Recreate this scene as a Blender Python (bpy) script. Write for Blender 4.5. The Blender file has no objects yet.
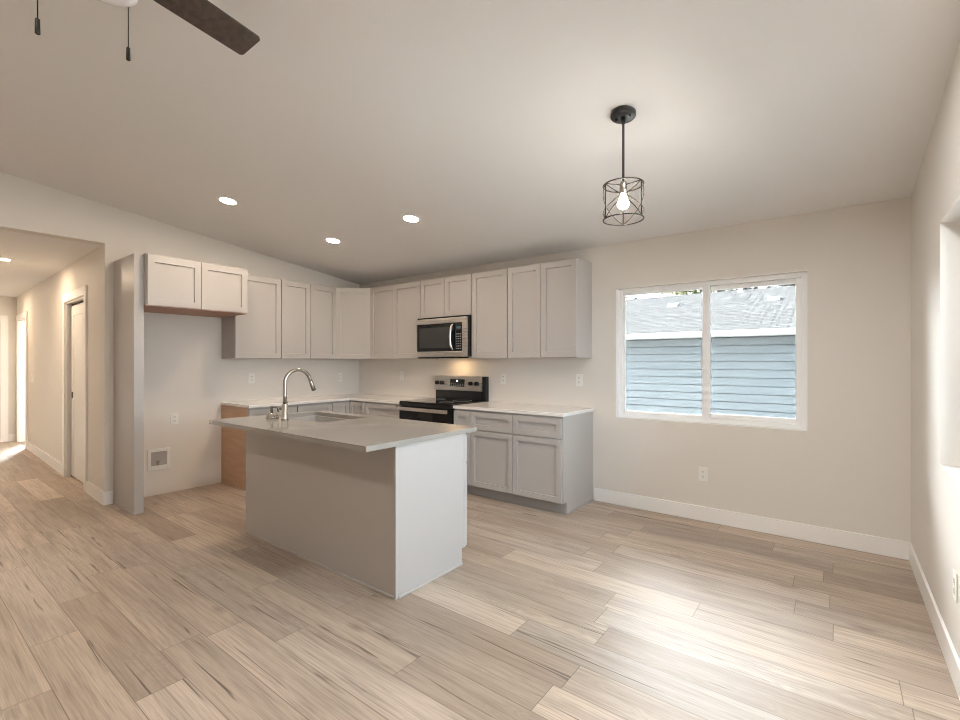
import bpy, bmesh, math, random
from mathutils import Vector, Matrix
random.seed(7)
SC = bpy.context.scene
COL = SC.collection

# ------------------------------------------------------------------ camera, world, exposure
cam_d = bpy.data.cameras.new('camera'); cam = bpy.data.objects.new('camera', cam_d); COL.objects.link(cam)
cam.location = (0, 0, 1.33)
cam.rotation_euler = (math.radians(90.02), 0, math.radians(37.321))
cam_d.sensor_width = 36; cam_d.lens = 36*466.37/960
cam_d.shift_x = -1.65/960; cam_d.shift_y = 2.4/960
cam_d.clip_start = 0.02
SC.camera = cam
SKY_STRENGTH = 6.5
SKY_COLOR = (0.70, 0.86, 1.0, 1)
SUN_DIR = (-0.87, 0.31, 0.38); GLOW = 330.0
W_ = bpy.data.worlds.new('overcast_sky'); SC.world = W_; W_.use_nodes = True
wt = W_.node_tree; bg = wt.nodes['Background']          # overcast sky, brighter around a sun veiled by thin cloud
tcw = wt.nodes.new('ShaderNodeTexCoord'); dt = wt.nodes.new('ShaderNodeVectorMath'); dt.operation = 'DOT_PRODUCT'
dt.inputs[1].default_value = Vector(SUN_DIR).normalized()
wt.links.new(tcw.outputs['Generated'], dt.inputs[0])
def wmath(op, a, b):
    n = wt.nodes.new('ShaderNodeMath'); n.operation = op
    for i, v in enumerate((a, b)):
        if isinstance(v, (int, float)): n.inputs[i].default_value = v
        else: wt.links.new(v, n.inputs[i])
    return n.outputs[0]
gl = wmath('MULTIPLY', wmath('POWER', wmath('MAXIMUM', dt.outputs['Value'], 0.0), 5.0), GLOW)
mxw = wt.nodes.new('ShaderNodeVectorMath'); mxw.operation = 'MULTIPLY_ADD'
mxw.inputs[0].default_value = (0.98, 0.98, 1.0); wt.links.new(gl, mxw.inputs[1]); mxw.inputs[2].default_value = [c*SKY_STRENGTH for c in SKY_COLOR[:3]]
wt.links.new(mxw.outputs[0], bg.inputs[0]); bg.inputs[1].default_value = 1.0
vs = SC.view_settings
SC.display_settings.display_device = 'sRGB'
vs.view_transform = 'Standard'; vs.look = 'None'; vs.gamma = 1; vs.use_curve_mapping = False
vs.exposure = 1.16
SC.cycles.use_denoising = True; SC.cycles.filter_width = 1.0
SC.cycles.max_bounces = 10; SC.cycles.diffuse_bounces = 6; SC.cycles.glossy_bounces = 5
SC.cycles.transparent_max_bounces = 12; SC.cycles.transmission_bounces = 6
SC.cycles.sample_clamp_indirect = 6
WARM = (1.0, 0.83, 0.66)
DOWN = 140.0      # emission strength of the recessed lamps in the kitchen
LIVING = 210.0  # lamps added out of view over the living room
FILL = 560.0  # fill lamp added out of view near the right wall
HALL = 175.0
BULB = 60.0
HOOD = 12.0

# ------------------------------------------------------------------ main measures (metres)
L, R, W = -5.44, 0.396, 4.247
YB = -2.3                       # wall behind the camera
SLOPE = 0.124
def zc(y): return 2.447 + SLOPE*(W - y)
def hy(x): return 1.33 - 0.033*(x + 5.44)      # right-hand wall of the hall (slightly out of square)
HX = -11.12                     # end wall of the hall
HZ = 2.445
CT, CTH = 0.891, 0.03           # counter top height, slab thickness
UB, UT = 1.375, 2.296           # wall cabinets bottom / top
CD = 0.60                       # base carcass depth
DT = 0.02                       # door thickness

# ------------------------------------------------------------------ materials
def new_mat(name):
    m = bpy.data.materials.new(name); m.use_nodes = True
    nt = m.node_tree
    return m, nt, nt.nodes['Principled BSDF']
def paint(name, col, rough=0.5, bump=0.0, bscale=200, var=0.0, spec=0.5):
    m, nt, b = new_mat(name)
    b.inputs['Base Color'].default_value = (*col, 1); b.inputs['Roughness'].default_value = rough
    b.inputs['Specular IOR Level'].default_value = spec
    tc = nt.nodes.new('ShaderNodeNewGeometry')
    nz = nt.nodes.new('ShaderNodeTexNoise'); nz.inputs['Scale'].default_value = bscale; nz.inputs['Detail'].default_value = 3
    nt.links.new(tc.outputs['Position'], nz.inputs['Vector'])
    if bump:
        bp = nt.nodes.new('ShaderNodeBump'); bp.inputs['Strength'].default_value = bump; bp.inputs['Distance'].default_value = 0.002
        nt.links.new(nz.outputs['Fac'], bp.inputs['Height']); nt.links.new(bp.outputs[0], b.inputs['Normal'])
    if var:
        mx = nt.nodes.new('ShaderNodeMix'); mx.data_type = 'RGBA'
        mx.inputs['A'].default_value = (*[c*(1-var) for c in col], 1); mx.inputs['B'].default_value = (*[min(1, c*(1+var)) for c in col], 1)
        nt.links.new(nz.outputs['Fac'], mx.inputs['Factor']); nt.links.new(mx.outputs['Result'], b.inputs['Base Color'])
    return m
def metal(name, col, rough=0.25, brushed=None):
    m, nt, b = new_mat(name)
    b.inputs['Base Color'].default_value = (*col, 1); b.inputs['Metallic'].default_value = 1; b.inputs['Roughness'].default_value = rough
    if brushed:
        tc = nt.nodes.new('ShaderNodeNewGeometry'); mp = nt.nodes.new('ShaderNodeMapping'); mp.inputs['Scale'].default_value = brushed
        nz = nt.nodes.new('ShaderNodeTexNoise'); nz.inputs['Scale'].default_value = 1
        nt.links.new(tc.outputs['Position'], mp.inputs[0]); nt.links.new(mp.outputs[0], nz.inputs['Vector'])
        mr = nt.nodes.new('ShaderNodeMapRange'); mr.inputs['To Min'].default_value = rough*0.7; mr.inputs['To Max'].default_value = rough*1.4
        nt.links.new(nz.outputs['Fac'], mr.inputs[0]); nt.links.new(mr.outputs[0], b.inputs['Roughness'])
    return m
def glow(name, col, strength):
    m = bpy.data.materials.new(name); m.use_nodes = True; nt = m.node_tree; nt.nodes.clear()
    e = nt.nodes.new('ShaderNodeEmission'); e.inputs[0].default_value = (*col, 1); e.inputs[1].default_value = strength
    o = nt.nodes.new('ShaderNodeOutputMaterial'); nt.links.new(e.outputs[0], o.inputs[0]); return m
def glass_mat(name, tint):
    m = bpy.data.materials.new(name); m.use_nodes = True; nt = m.node_tree; nt.nodes.clear()
    t = nt.nodes.new('ShaderNodeBsdfTransparent'); t.inputs[0].default_value = (*tint, 1)
    g = nt.nodes.new('ShaderNodeBsdfGlossy'); g.inputs['Roughness'].default_value = 0.0
    f = nt.nodes.new('ShaderNodeFresnel'); f.inputs[0].default_value = 1.45
    mx = nt.nodes.new('ShaderNodeMixShader'); o = nt.nodes.new('ShaderNodeOutputMaterial')
    nt.links.new(f.outputs[0], mx.inputs[0]); nt.links.new(t.outputs[0], mx.inputs[1]); nt.links.new(g.outputs[0], mx.inputs[2])
    nt.links.new(mx.outputs[0], o.inputs[0]); return m

def N(nt, kind, **kw):
    n = nt.nodes.new(kind)
    for k, v in kw.items(): setattr(n, k, v)
    return n
def M_(nt, op, a, b=None, c=None):
    n = nt.nodes.new('ShaderNodeMath'); n.operation = op
    for i, v in enumerate((a, b, c)):
        if v is None: continue
        if isinstance(v, (int, float)): n.inputs[i].default_value = v
        else: nt.links.new(v, n.inputs[i])
    return n.outputs[0]
def ramp(nt, fac, stops):
    r = nt.nodes.new('ShaderNodeValToRGB'); cr = r.color_ramp
    cr.elements[0].position, cr.elements[0].color = stops[0][0], (*stops[0][1], 1)
    cr.elements[1].position, cr.elements[1].color = stops[-1][0], (*stops[-1][1], 1)
    for p, c in stops[1:-1]:
        e = cr.elements.new(p); e.color = (*c, 1)
    nt.links.new(fac, r.inputs[0]); return r.outputs[0]
def mixc(nt, fac, a, b, mode='MIX'):
    n = nt.nodes.new('ShaderNodeMix'); n.data_type = 'RGBA'; n.blend_type = mode
    for k, v in (('Factor', fac), ('A', a), ('B', b)):
        s = [i for i in n.inputs if i.name == k and (i.type == ('VALUE' if k == 'Factor' else 'RGBA'))][0]
        if isinstance(v, (int, float)): s.default_value = v
        elif isinstance(v, tuple): s.default_value = (*v, 1)
        else: nt.links.new(v, s)
    return [o for o in n.outputs if o.type == 'RGBA'][0]
def comb(nt, x, y, z):
    n = nt.nodes.new('ShaderNodeCombineXYZ')
    for i, v in enumerate((x, y, z)):
        if isinstance(v, (int, float)): n.inputs[i].default_value = v
        else: nt.links.new(v, n.inputs[i])
    return n.outputs[0]

def floor_mat():
    m, nt, b = new_mat('vinyl_plank')
    geo = N(nt, 'ShaderNodeNewGeometry'); sep = N(nt, 'ShaderNodeSeparateXYZ'); nt.links.new(geo.outputs['Position'], sep.inputs[0])
    X, Y = sep.outputs[0], sep.outputs[1]
    PW, PL = 0.18, 1.22
    v = M_(nt, 'DIVIDE', M_(nt, 'SUBTRACT', Y, 0.09), PW); row = M_(nt, 'FLOOR', v); fv = M_(nt, 'FRACT', v)
    wn = N(nt, 'ShaderNodeTexWhiteNoise', noise_dimensions='1D'); nt.links.new(row, wn.inputs['W'])
    u = M_(nt, 'ADD', M_(nt, 'DIVIDE', X, PL), M_(nt, 'MULTIPLY', wn.outputs['Value'], 7.3)); colm = M_(nt, 'FLOOR', u); fu = M_(nt, 'FRACT', u)
    wid = N(nt, 'ShaderNodeTexWhiteNoise', noise_dimensions='2D'); nt.links.new(comb(nt, row, colm, 0), wid.inputs['Vector'])
    rid = wid.outputs['Value']; rcol = N(nt, 'ShaderNodeSeparateColor'); nt.links.new(wid.outputs['Color'], rcol.inputs[0])
    # seams
    eu = M_(nt, 'MULTIPLY', M_(nt, 'MINIMUM', fu, M_(nt, 'SUBTRACT', 1.0, fu)), PL)
    ev = M_(nt, 'MULTIPLY', M_(nt, 'MINIMUM', fv, M_(nt, 'SUBTRACT', 1.0, fv)), PW)
    edge = M_(nt, 'MINIMUM', eu, ev)
    mr = N(nt, 'ShaderNodeMapRange'); mr.inputs['From Min'].default_value = 0.0008; mr.inputs['From Max'].default_value = 0.0024
    mr.inputs['To Min'].default_value = 1; mr.inputs['To Max'].default_value = 0; nt.links.new(edge, mr.inputs[0]); seam = mr.outputs[0]
    # grain: noise stretched along the plank, shifted per plank
    off = M_(nt, 'MULTIPLY', rid, 37.0)
    def noise(sx, sy, scale, detail, dist, add=0.0, rough=0.5):
        n = N(nt, 'ShaderNodeTexNoise'); n.inputs['Scale'].default_value = scale; n.inputs['Detail'].default_value = detail; n.inputs['Distortion'].default_value = dist
        n.inputs['Roughness'].default_value = rough
        nt.links.new(comb(nt, M_(nt, 'MULTIPLY', X, sx), M_(nt, 'MULTIPLY', Y, sy), M_(nt, 'ADD', off, add)), n.inputs['Vector']); return n.outputs['Fac']
    broad = noise(1.0, 9.0, 1.0, 3, 0.8)
    fine = noise(2.2, 75.0, 1.0, 4, 0.4, 3.1, 0.6)
    cath = noise(1.0, 9.0, 1.0, 2, 1.2, 9.7)
    rings = M_(nt, 'FRACT', M_(nt, 'MULTIPLY', cath, 16.0))
    rings = M_(nt, 'ABSOLUTE', M_(nt, 'SUBTRACT', rings, 0.5))
    vfine = noise(5.0, 300.0, 1.0, 3, 0.3, 5.7, 0.6)
    crack = noise(1.1, 30.0, 1.0, 3, 1.2, 17.3)
    base = ramp(nt, rid, [(0.0, (0.33, 0.252, 0.19)), (0.22, (0.51, 0.405, 0.315)), (0.45, (0.40, 0.313, 0.243)), (0.7, (0.62, 0.50, 0.395)), (0.85, (0.41, 0.338, 0.278)), (1.0, (0.54, 0.44, 0.355))])
    c = mixc(nt, M_(nt, 'MULTIPLY', ramp_f(nt, broad, 0.40, 0.75), 0.5), base, (0.20, 0.152, 0.112))
    c = mixc(nt, M_(nt, 'MULTIPLY', M_(nt, 'MULTIPLY', rings, ramp_f(nt, rcol.outputs[1], 0.25, 0.6)), 0.6), c, (0.19, 0.135, 0.09))
    c = mixc(nt, M_(nt, 'MULTIPLY', ramp_f(nt, fine, 0.48, 0.70), 0.55), c, (0.185, 0.137, 0.098))
    c = mixc(nt, M_(nt, 'MULTIPLY', ramp_f(nt, vfine, 0.45, 0.75), 0.45), c, (0.17, 0.125, 0.09))
    c = mixc(nt, M_(nt, 'MULTIPLY', ramp_f(nt, crack, 0.66, 0.72), 0.85), c, (0.075, 0.05, 0.033))
    # knots
    vor = N(nt, 'ShaderNodeTexVoronoi'); vor.inputs['Scale'].default_value = 1.0
    nt.links.new(comb(nt, M_(nt, 'MULTIPLY', X, 1.3), M_(nt, 'MULTIPLY', Y, 4.0), off), vor.inputs['Vector'])
    kn = M_(nt, 'SUBTRACT', 1.0, ramp_f(nt, vor.outputs['Distance'], 0.02, 0.11))
    c = mixc(nt, M_(nt, 'MULTIPLY', kn, 0.6), c, (0.16, 0.11, 0.075))
    c = mixc(nt, M_(nt, 'MULTIPLY', seam, 0.75), c, (0.11, 0.08, 0.058))
    nt.links.new(c, b.inputs['Base Color'])
    rr = N(nt, 'ShaderNodeMapRange'); rr.inputs['To Min'].default_value = 0.42; rr.inputs['To Max'].default_value = 0.54; nt.links.new(fine, rr.inputs[0])
    nt.links.new(rr.outputs[0], b.inputs['Roughness'])
    b.inputs['Specular IOR Level'].default_value = 0.6
    bp = N(nt, 'ShaderNodeBump'); bp.inputs['Strength'].default_value = 0.25; bp.inputs['Distance'].default_value = 0.001
    nt.links.new(M_(nt, 'SUBTRACT', M_(nt, 'MULTIPLY', fine, 0.5), M_(nt, 'MULTIPLY', seam, 1.0)), bp.inputs['Height']); nt.links.new(bp.outputs[0], b.inputs['Normal'])
    return m
def ramp_f(nt, f, a, b):
    n = nt.nodes.new('ShaderNodeMapRange'); n.inputs['From Min'].default_value = a; n.inputs['From Max'].default_value = b
    nt.links.new(f, n.inputs[0]); return n.outputs[0]
def wood(name, c1, c2, scale=(3, 3, 60), rough=0.5):
    m, nt, b = new_mat(name)
    tc = N(nt, 'ShaderNodeTexCoord'); mp = N(nt, 'ShaderNodeMapping'); mp.inputs['Scale'].default_value = scale
    nz = N(nt, 'ShaderNodeTexNoise'); nz.inputs['Scale'].default_value = 1; nz.inputs['Detail'].default_value = 4; nz.inputs['Distortion'].default_value = 0.4
    nt.links.new(tc.outputs['Object'], mp.inputs[0]); nt.links.new(mp.outputs[0], nz.inputs['Vector'])
    nt.links.new(ramp(nt, nz.outputs['Fac'], [(0.3, c1), (0.7, c2)]), b.inputs['Base Color']); b.inputs['Roughness'].default_value = rough
    return m
def quartz(name, k, g=1.0, w=1.0):
    m, nt, b = new_mat(name)
    geo = N(nt, 'ShaderNodeNewGeometry'); nz = N(nt, 'ShaderNodeTexNoise'); nz.inputs['Scale'].default_value = 180; nz.inputs['Detail'].default_value = 3
    nt.links.new(geo.outputs['Position'], nz.inputs['Vector'])
    n2 = N(nt, 'ShaderNodeTexNoise'); n2.inputs['Scale'].default_value = 3; n2.inputs['Detail'].default_value = 6; n2.inputs['Distortion'].default_value = 1.5
    nt.links.new(geo.outputs['Position'], n2.inputs['Vector'])
    c = ramp(nt, nz.outputs['Fac'], [(0.35, (0.60*k, 0.57*k*g, 0.54*k*w)), (0.6, (0.66*k, 0.63*k*g, 0.60*k*w))])
    c = mixc(nt, M_(nt, 'MULTIPLY', ramp_f(nt, n2.outputs['Fac'], 0.55, 0.75), 0.06), c, (0.54*k, 0.515*k*g, 0.49*k*w))
    nt.links.new(c, b.inputs['Base Color']); b.inputs['Roughness'].default_value = 0.16
    return m
def siding_mat():
    m, nt, b = new_mat('lap_siding_paint')
    geo = N(nt, 'ShaderNodeNewGeometry'); mp = N(nt, 'ShaderNodeMapping'); mp.inputs['Scale'].default_value = (3, 3, 90)
    nz = N(nt, 'ShaderNodeTexNoise'); nz.inputs['Scale'].default_value = 1; nz.inputs['Detail'].default_value = 4
    nt.links.new(geo.outputs['Position'], mp.inputs[0]); nt.links.new(mp.outputs[0], nz.inputs['Vector'])
    nt.links.new(ramp(nt, nz.outputs['Fac'], [(0.3, (0.060, 0.070, 0.076)), (0.7, (0.071, 0.082, 0.088))]), b.inputs['Base Color']); b.inputs['Roughness'].default_value = 0.6
    return m
def shingle_mat():
    m, nt, b = new_mat('asphalt_shingle')
    geo = N(nt, 'ShaderNodeNewGeometry'); sep = N(nt, 'ShaderNodeSeparateXYZ'); nt.links.new(geo.outputs['Position'], sep.inputs[0])
    v = comb(nt, sep.outputs[0], M_(nt, 'MULTIPLY', sep.outputs[1], 1.0), 0)
    br = N(nt, 'ShaderNodeTexBrick'); br.offset = 0.37; br.squash = 1.0
    br.inputs['Color1'].default_value = (0.034, 0.033, 0.0325, 1); br.inputs['Color2'].default_value = (0.049, 0.0475, 0.0465, 1); br.inputs['Mortar'].default_value = (0.007, 0.007, 0.007, 1)
    br.inputs['Scale'].default_value = 1; br.inputs['Brick Width'].default_value = 0.33; br.inputs['Row Height'].default_value = 0.16; br.inputs['Mortar Size'].default_value = 0.02
    nt.links.new(v, br.inputs['Vector'])
    nz = N(nt, 'ShaderNodeTexNoise'); nz.inputs['Scale'].default_value = 18; nt.links.new(geo.outputs['Position'], nz.inputs['Vector'])
    c = mixc(nt, M_(nt, 'MULTIPLY', ramp_f(nt, nz.outputs['Fac'], 0.35, 0.7), 0.5), br.outputs['Color'], (0.062, 0.060, 0.059))
    nt.links.new(c, b.inputs['Base Color']); b.inputs['Roughness'].default_value = 0.9; b.inputs['Specular IOR Level'].default_value = 0.0
    return m

MT = dict(
    wall=paint('wall_paint', (0.72, 0.675, 0.62), 0.6, 0.12, 120, spec=0.25),
    ceiling=paint('ceiling_paint', (0.80, 0.785, 0.77), 0.75, 0.18, 90, spec=0.2),
    trim=paint('white_trim_paint', (0.84, 0.82, 0.79), 0.35),
    cab=paint('cabinet_paint', (0.435, 0.405, 0.38), 0.38, var=0.01, bscale=30),
    gap=paint('cabinet_interior_shadow_gap', (0.32, 0.29, 0.27), 0.6),
    raw=wood('raw_plywood', (0.47, 0.29, 0.18), (0.56, 0.36, 0.235), (3, 3, 25), 0.6),
    under=wood('reddish_plywood', (0.36, 0.20, 0.13), (0.45, 0.26, 0.175), (25, 3, 3), 0.6),
    toe=paint('toe_kick_paint', (0.40, 0.37, 0.35), 0.5),
    quartz=quartz('white_quartz', 1.22), quartz_gray=quartz('gray_quartz', 0.47, 0.96, 0.90), floor=floor_mat(),
    steel=metal('stainless_steel', (0.62, 0.59, 0.56), 0.28, (4, 4, 260)),
    steel_h=metal('bright_steel', (0.75, 0.73, 0.70), 0.2),
    nickel=metal('brushed_nickel', (0.46, 0.43, 0.39), 0.26),
    sinksteel=metal('sink_steel', (0.36, 0.36, 0.355), 0.34, (60, 3, 60)),
    black=paint('black_enamel', (0.012, 0.012, 0.013), 0.18),
    blackglass=paint('black_glass', (0.008, 0.008, 0.009), 0.04),
    blackmet=paint('matte_black_metal', (0.018, 0.018, 0.02), 0.42),
    dark=paint('dark_plastic', (0.03, 0.03, 0.03), 0.5),
    bronze=paint('oil_rubbed_bronze', (0.022, 0.018, 0.014), 0.45, spec=0.25),
    legend=paint('control_legend_gray', (0.25, 0.25, 0.25), 0.5),
    door=paint('white_door_paint', (0.80, 0.78, 0.75), 0.4),
    plastic=paint('white_plastic', (0.80, 0.78, 0.74), 0.35),
    slot=paint('outlet_slot_dark', (0.08, 0.075, 0.07), 0.6),
    vinyl=paint('window_vinyl', (0.90, 0.90, 0.89), 0.35),
    blade=wood('dark_walnut_blade', (0.040, 0.028, 0.022), (0.085, 0.062, 0.05), (40, 40, 3), 0.5),
    opal=paint('opal_glass', (0.80, 0.80, 0.82), 0.25),
    glass=glass_mat('window_glass', (0.95, 0.97, 0.97)), tinted=glass_mat('dimming_glass', (0.52, 0.54, 0.54)),  # second glass is tinted dark so the bright view outside keeps its tone
    siding=siding_mat(), shingle=shingle_mat(),
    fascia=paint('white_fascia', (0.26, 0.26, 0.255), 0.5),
    grass=paint('gravel_ground', (0.20, 0.195, 0.185), 0.9, var=0.3, bscale=8),
    bark=paint('bark', (0.09, 0.065, 0.045), 0.9, var=0.3, bscale=20),
    leaf=paint('yellow_green_leaves', (0.125, 0.12, 0.045), 0.7, var=0.4, bscale=3),
    leaf2=paint('brown_leaves', (0.075, 0.065, 0.045), 0.7, var=0.4, bscale=3),
    lamp=glow('recessed_lamp_glow', WARM, DOWN), lamp_added=glow('added_living_glow', (1.0, 0.91, 0.82), LIVING),  # second glow serves the unseen lamps added behind the camera
    lamp_fill=glow('added_fill_glow', (0.94, 0.97, 1.0), FILL),  # added fill for the right side, no fitting seen there
    lamp_hall=glow('hall_lamp_glow', (1.0, 0.78, 0.56), HALL),
    bulb=glow('bulb_glow', (1.0, 0.90, 0.80), BULB), hood=glow('hood_lamp_glow', (1.0, 0.66, 0.34), HOOD),
    clock=glow('clock_digits_glow', (0.9, 0.95, 1.0), 3.0), teal=glow('panel_display_glow', (0.45, 0.75, 0.70), 0.08),
    bulbglass=None,
)

# ------------------------------------------------------------------ mesh helpers
class MB:
    def __init__(s): s.bm = bmesh.new()
    def quadbox(s, pts):                       # 8 points: bottom 4 (ccw from above) then top 4
        v = [s.bm.verts.new(p) for p in pts]
        for f in ((3, 2, 1, 0), (4, 5, 6, 7), (0, 1, 5, 4), (1, 2, 6, 5), (2, 3, 7, 6), (3, 0, 4, 7)):
            s.bm.faces.new([v[i] for i in f])
        return s
    def box(s, x0, y0, z0, x1, y1, z1, bev=0.0):
        x0, x1 = sorted((x0, x1)); y0, y1 = sorted((y0, y1)); z0, z1 = sorted((z0, z1))
        if bev <= 0:
            return s.quadbox([(x0, y0, z0), (x1, y0, z0), (x1, y1, z0), (x0, y1, z0), (x0, y0, z1), (x1, y0, z1), (x1, y1, z1), (x0, y1, z1)])
        t = bmesh.new(); bmesh.ops.create_cube(t, size=1)
        for v in t.verts: v.co = Vector(((x0+x1)/2+v.co.x*(x1-x0), (y0+y1)/2+v.co.y*(y1-y0), (z0+z1)/2+v.co.z*(z1-z0)))
        b = min(bev, 0.45*min(x1-x0, y1-y0, z1-z0))
        bmesh.ops.bevel(t, geom=t.edges[:], offset=b, segments=2, affect='EDGES', profile=0.5)
        return s.merge(t)
    def merge(s, t, mat=None):
        mp = {}
        for v in t.verts: mp[v] = s.bm.verts.new(mat @ v.co if mat else v.co)
        for f in t.faces:
            try: nf = s.bm.faces.new([mp[v] for v in f.verts]); nf.smooth = f.smooth
            except ValueError: pass
        t.free(); return s
    def prism(s, poly, axis, a, b):            # polygon in the plane across `axis`, extruded from a to b
        def P(p, t):
            if axis == 'x': return (t, p[0], p[1])
            if axis == 'y': return (p[0], t, p[1])
            return (p[0], p[1], t)
        A = [s.bm.verts.new(P(p, a)) for p in poly]; B = [s.bm.verts.new(P(p, b)) for p in poly]
        n = len(poly)
        f0 = s.bm.faces.new(A); f1 = s.bm.faces.new(B[::-1]); fs = [f0, f1]
        for i in range(n): fs.append(s.bm.faces.new([A[i], B[i], B[(i+1) % n], A[(i+1) % n]]))
        bmesh.ops.recalc_face_normals(s.bm, faces=fs); return s
    def lathe(s, prof, c, seg=32, axis='z', smooth=True):   # prof: (radius, height)
        rings = []
        for r, h in prof:
            ring = []
            for i in range(seg):
                a = 2*math.pi*i/seg; p, q = r*math.cos(a), r*math.sin(a)
                o = {'z': (p, q, h), 'x': (h, p, q), 'y': (q, h, p)}[axis]
                ring.append(s.bm.verts.new((c[0]+o[0], c[1]+o[1], c[2]+o[2])))
            rings.append(ring)
        fs = []
        for a, b in zip(rings, rings[1:]):
            for i in range(seg):
                f = s.bm.faces.new([a[i], a[(i+1) % seg], b[(i+1) % seg], b[i]]); f.smooth = smooth; fs.append(f)
        fs.append(s.bm.faces.new(rings[0][::-1])); fs.append(s.bm.faces.new(rings[-1]))
        bmesh.ops.recalc_face_normals(s.bm, faces=fs); return s
    def tube(s, pts, r, seg=12, closed=False):
        pts = [Vector(p) for p in pts]; n = len(pts); rr = r if isinstance(r, (list, tuple)) else [r]*n
        rings = []; up = None
        for i, p in enumerate(pts):
            if closed: t = (pts[(i+1) % n]-pts[i-1]).normalized()
            else: t = (pts[min(i+1, n-1)]-pts[max(i-1, 0)]).normalized()
            if up is None: up = Vector((0, 0, 1)) if abs(t.z) < 0.9 else Vector((1, 0, 0))
            e = t.cross(up).normalized(); g = e.cross(t).normalized(); up = g
            rings.append([s.bm.verts.new(p + (e*math.cos(2*math.pi*k/seg)+g*math.sin(2*math.pi*k/seg))*rr[i]) for k in range(seg)])
        fs = []
        for i in range(n if closed else n-1):
            a, b = rings[i], rings[(i+1) % n]
            for k in range(seg):
                f = s.bm.faces.new([a[k], a[(k+1) % seg], b[(k+1) % seg], b[k]]); f.smooth = True; fs.append(f)
        if not closed: fs += [s.bm.faces.new(rings[0][::-1]), s.bm.faces.new(rings[-1])]
        bmesh.ops.recalc_face_normals(s.bm, faces=fs); return s
    def shaker(s, o, u, n, w, h, t=DT, st=0.057, rec=0.014):
        """Shaker panel: o = lower corner on the back plane, u = width direction, n = outward; z is up."""
        o, u, n, z = Vector(o), Vector(u).normalized(), Vector(n).normalized(), Vector((0, 0, 1))
        st = min(st, 0.3*min(w, h)) if min(w, h) < 0.2 else st
        P = lambda a, b, c: s.bm.verts.new(o+u*a+z*b+n*c)
        c = 0.0015; i2 = st+0.002
        R_ = lambda m, d: [P(m, m, d), P(w-m, m, d), P(w-m, h-m, d), P(m, h-m, d)]
        r = [R_(0, 0), R_(0, t-c), R_(c, t), R_(st, t), R_(i2, t-rec)]
        fs = [s.bm.faces.new(r[0])]
        for a, b in zip(r, r[1:]):
            for k in range(4): fs.append(s.bm.faces.new([a[k], a[(k+1) % 4], b[(k+1) % 4], b[k]]))
        fs.append(s.bm.faces.new(r[-1])); bmesh.ops.recalc_face_normals(s.bm, faces=fs); return s

def link(o, parent=None):
    COL.objects.link(o)
    if parent: o.parent = parent
    return o
def worldloc(o):
    v = Vector((0, 0, 0))
    while o: v += Vector(o.location); o = o.parent
    return v
def obj(name, mb, mat, parent=None, base=None):
    """One mesh object out of world-space geometry."""
    me = bpy.data.meshes.new(name); off = worldloc(parent) if parent else Vector(base or (0, 0, 0))
    bmesh.ops.translate(mb.bm, vec=-off, verts=mb.bm.verts[:]); mb.bm.to_mesh(me); mb.bm.free()
    me.materials.append(MT[mat] if isinstance(mat, str) else mat)
    o = bpy.data.objects.new(name, me); link(o, parent)
    if not parent: o.location = off
    return o
def tag(o, label, cat, group=None):
    o['label'] = label; o['category'] = cat
    if group: o['group'] = group
    return o
def thing(name, label, cat, loc, group=None):
    o = bpy.data.objects.new(name, None); o.empty_display_size = 0.05; o.location = loc; COL.objects.link(o)
    return tag(o, label, cat, group)
def struct(name, mb, mat, parent=None):
    o = obj(name, mb, mat, parent); o['kind'] = 'structure'; return o
def sempty(name, loc):
    o = bpy.data.objects.new(name, None); o.location = loc; COL.objects.link(o); o['kind'] = 'structure'; return o

# ================================================================== THE SETTING
T = 0.14
struct('floor', MB().box(-14.5, YB-0.2, -0.12, R+0.2, W+0.1, 0), 'floor')
yb0, yb1 = YB-T, W+T
struct('ceiling', MB().prism([(yb0, zc(yb0)), (yb1, zc(yb1)), (yb1, zc(yb1)+0.15), (yb0, zc(yb0)+0.15)], 'x', L-T, R+T), 'ceiling')
# window wall
wx0, wx1, wz0, wz1 = -1.651, -0.176, 0.816, 2.022
zt = zc(W)+0.03
wb = MB().box(L-T, W, 0, wx0, W+T, zt).box(wx1, W, 0, R+T, W+T, zt).box(wx0, W, 0, wx1, W+T, wz0).box(wx0, W, wz1, wx1, W+T, zt)
struct('wall_back', wb, 'wall')
# right wall with its big window
ry0, ry1, rz0, rz1 = 1.31, 3.144, 0.836, 2.006
def gable(mb, x0, x1, y0, y1, z0=None):
    z0 = 0 if z0 is None else z0
    return mb.prism([(y0, z0), (y1, z0), (y1, zc(y1)+0.03), (y0, zc(y0)+0.03)], 'x', x0, x1)
rb = MB(); gable(rb, R, R+T, YB-T, ry0); gable(rb, R, R+T, ry1, W); gable(rb, R, R+T, ry0, ry1, rz1); rb.box(R, ry0, 0, R+T, ry1, rz0)
struct('wall_right', rb, 'wall')
# left wall of kitchen and living room, open to the hall
hl = 0.10
lb = MB(); gable(lb, L-T, L, hy(L), W); gable(lb, L-T, L, hl, hy(L), HZ); gable(lb, L-T, L, YB-T, hl)
struct('wall_left', lb, 'wall')
# wall behind the camera
fb = MB().box(L-T, YB-T, 0, R, YB, zc(YB)+0.03)
struct('wall_front', fb, 'wall')

# baseboards (5 inch flat stock)
BH, BT_ = 0.122, 0.014
def bboard(name, x0, y0, x1, y1):
    return struct(name, MB().box(x0, y0, 0, x1, y1, BH, 0.003), 'trim')
bboard('baseboard_back', -1.865, W-BT_, R, W)
bboard('baseboard_right', R-BT_, YB, R, W-BT_)
bboard('baseboard_left', L, YB, L+BT_, hl)
bboard('baseboard_left', L, hy(L)-0.014, L+BT_, 1.392)

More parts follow.
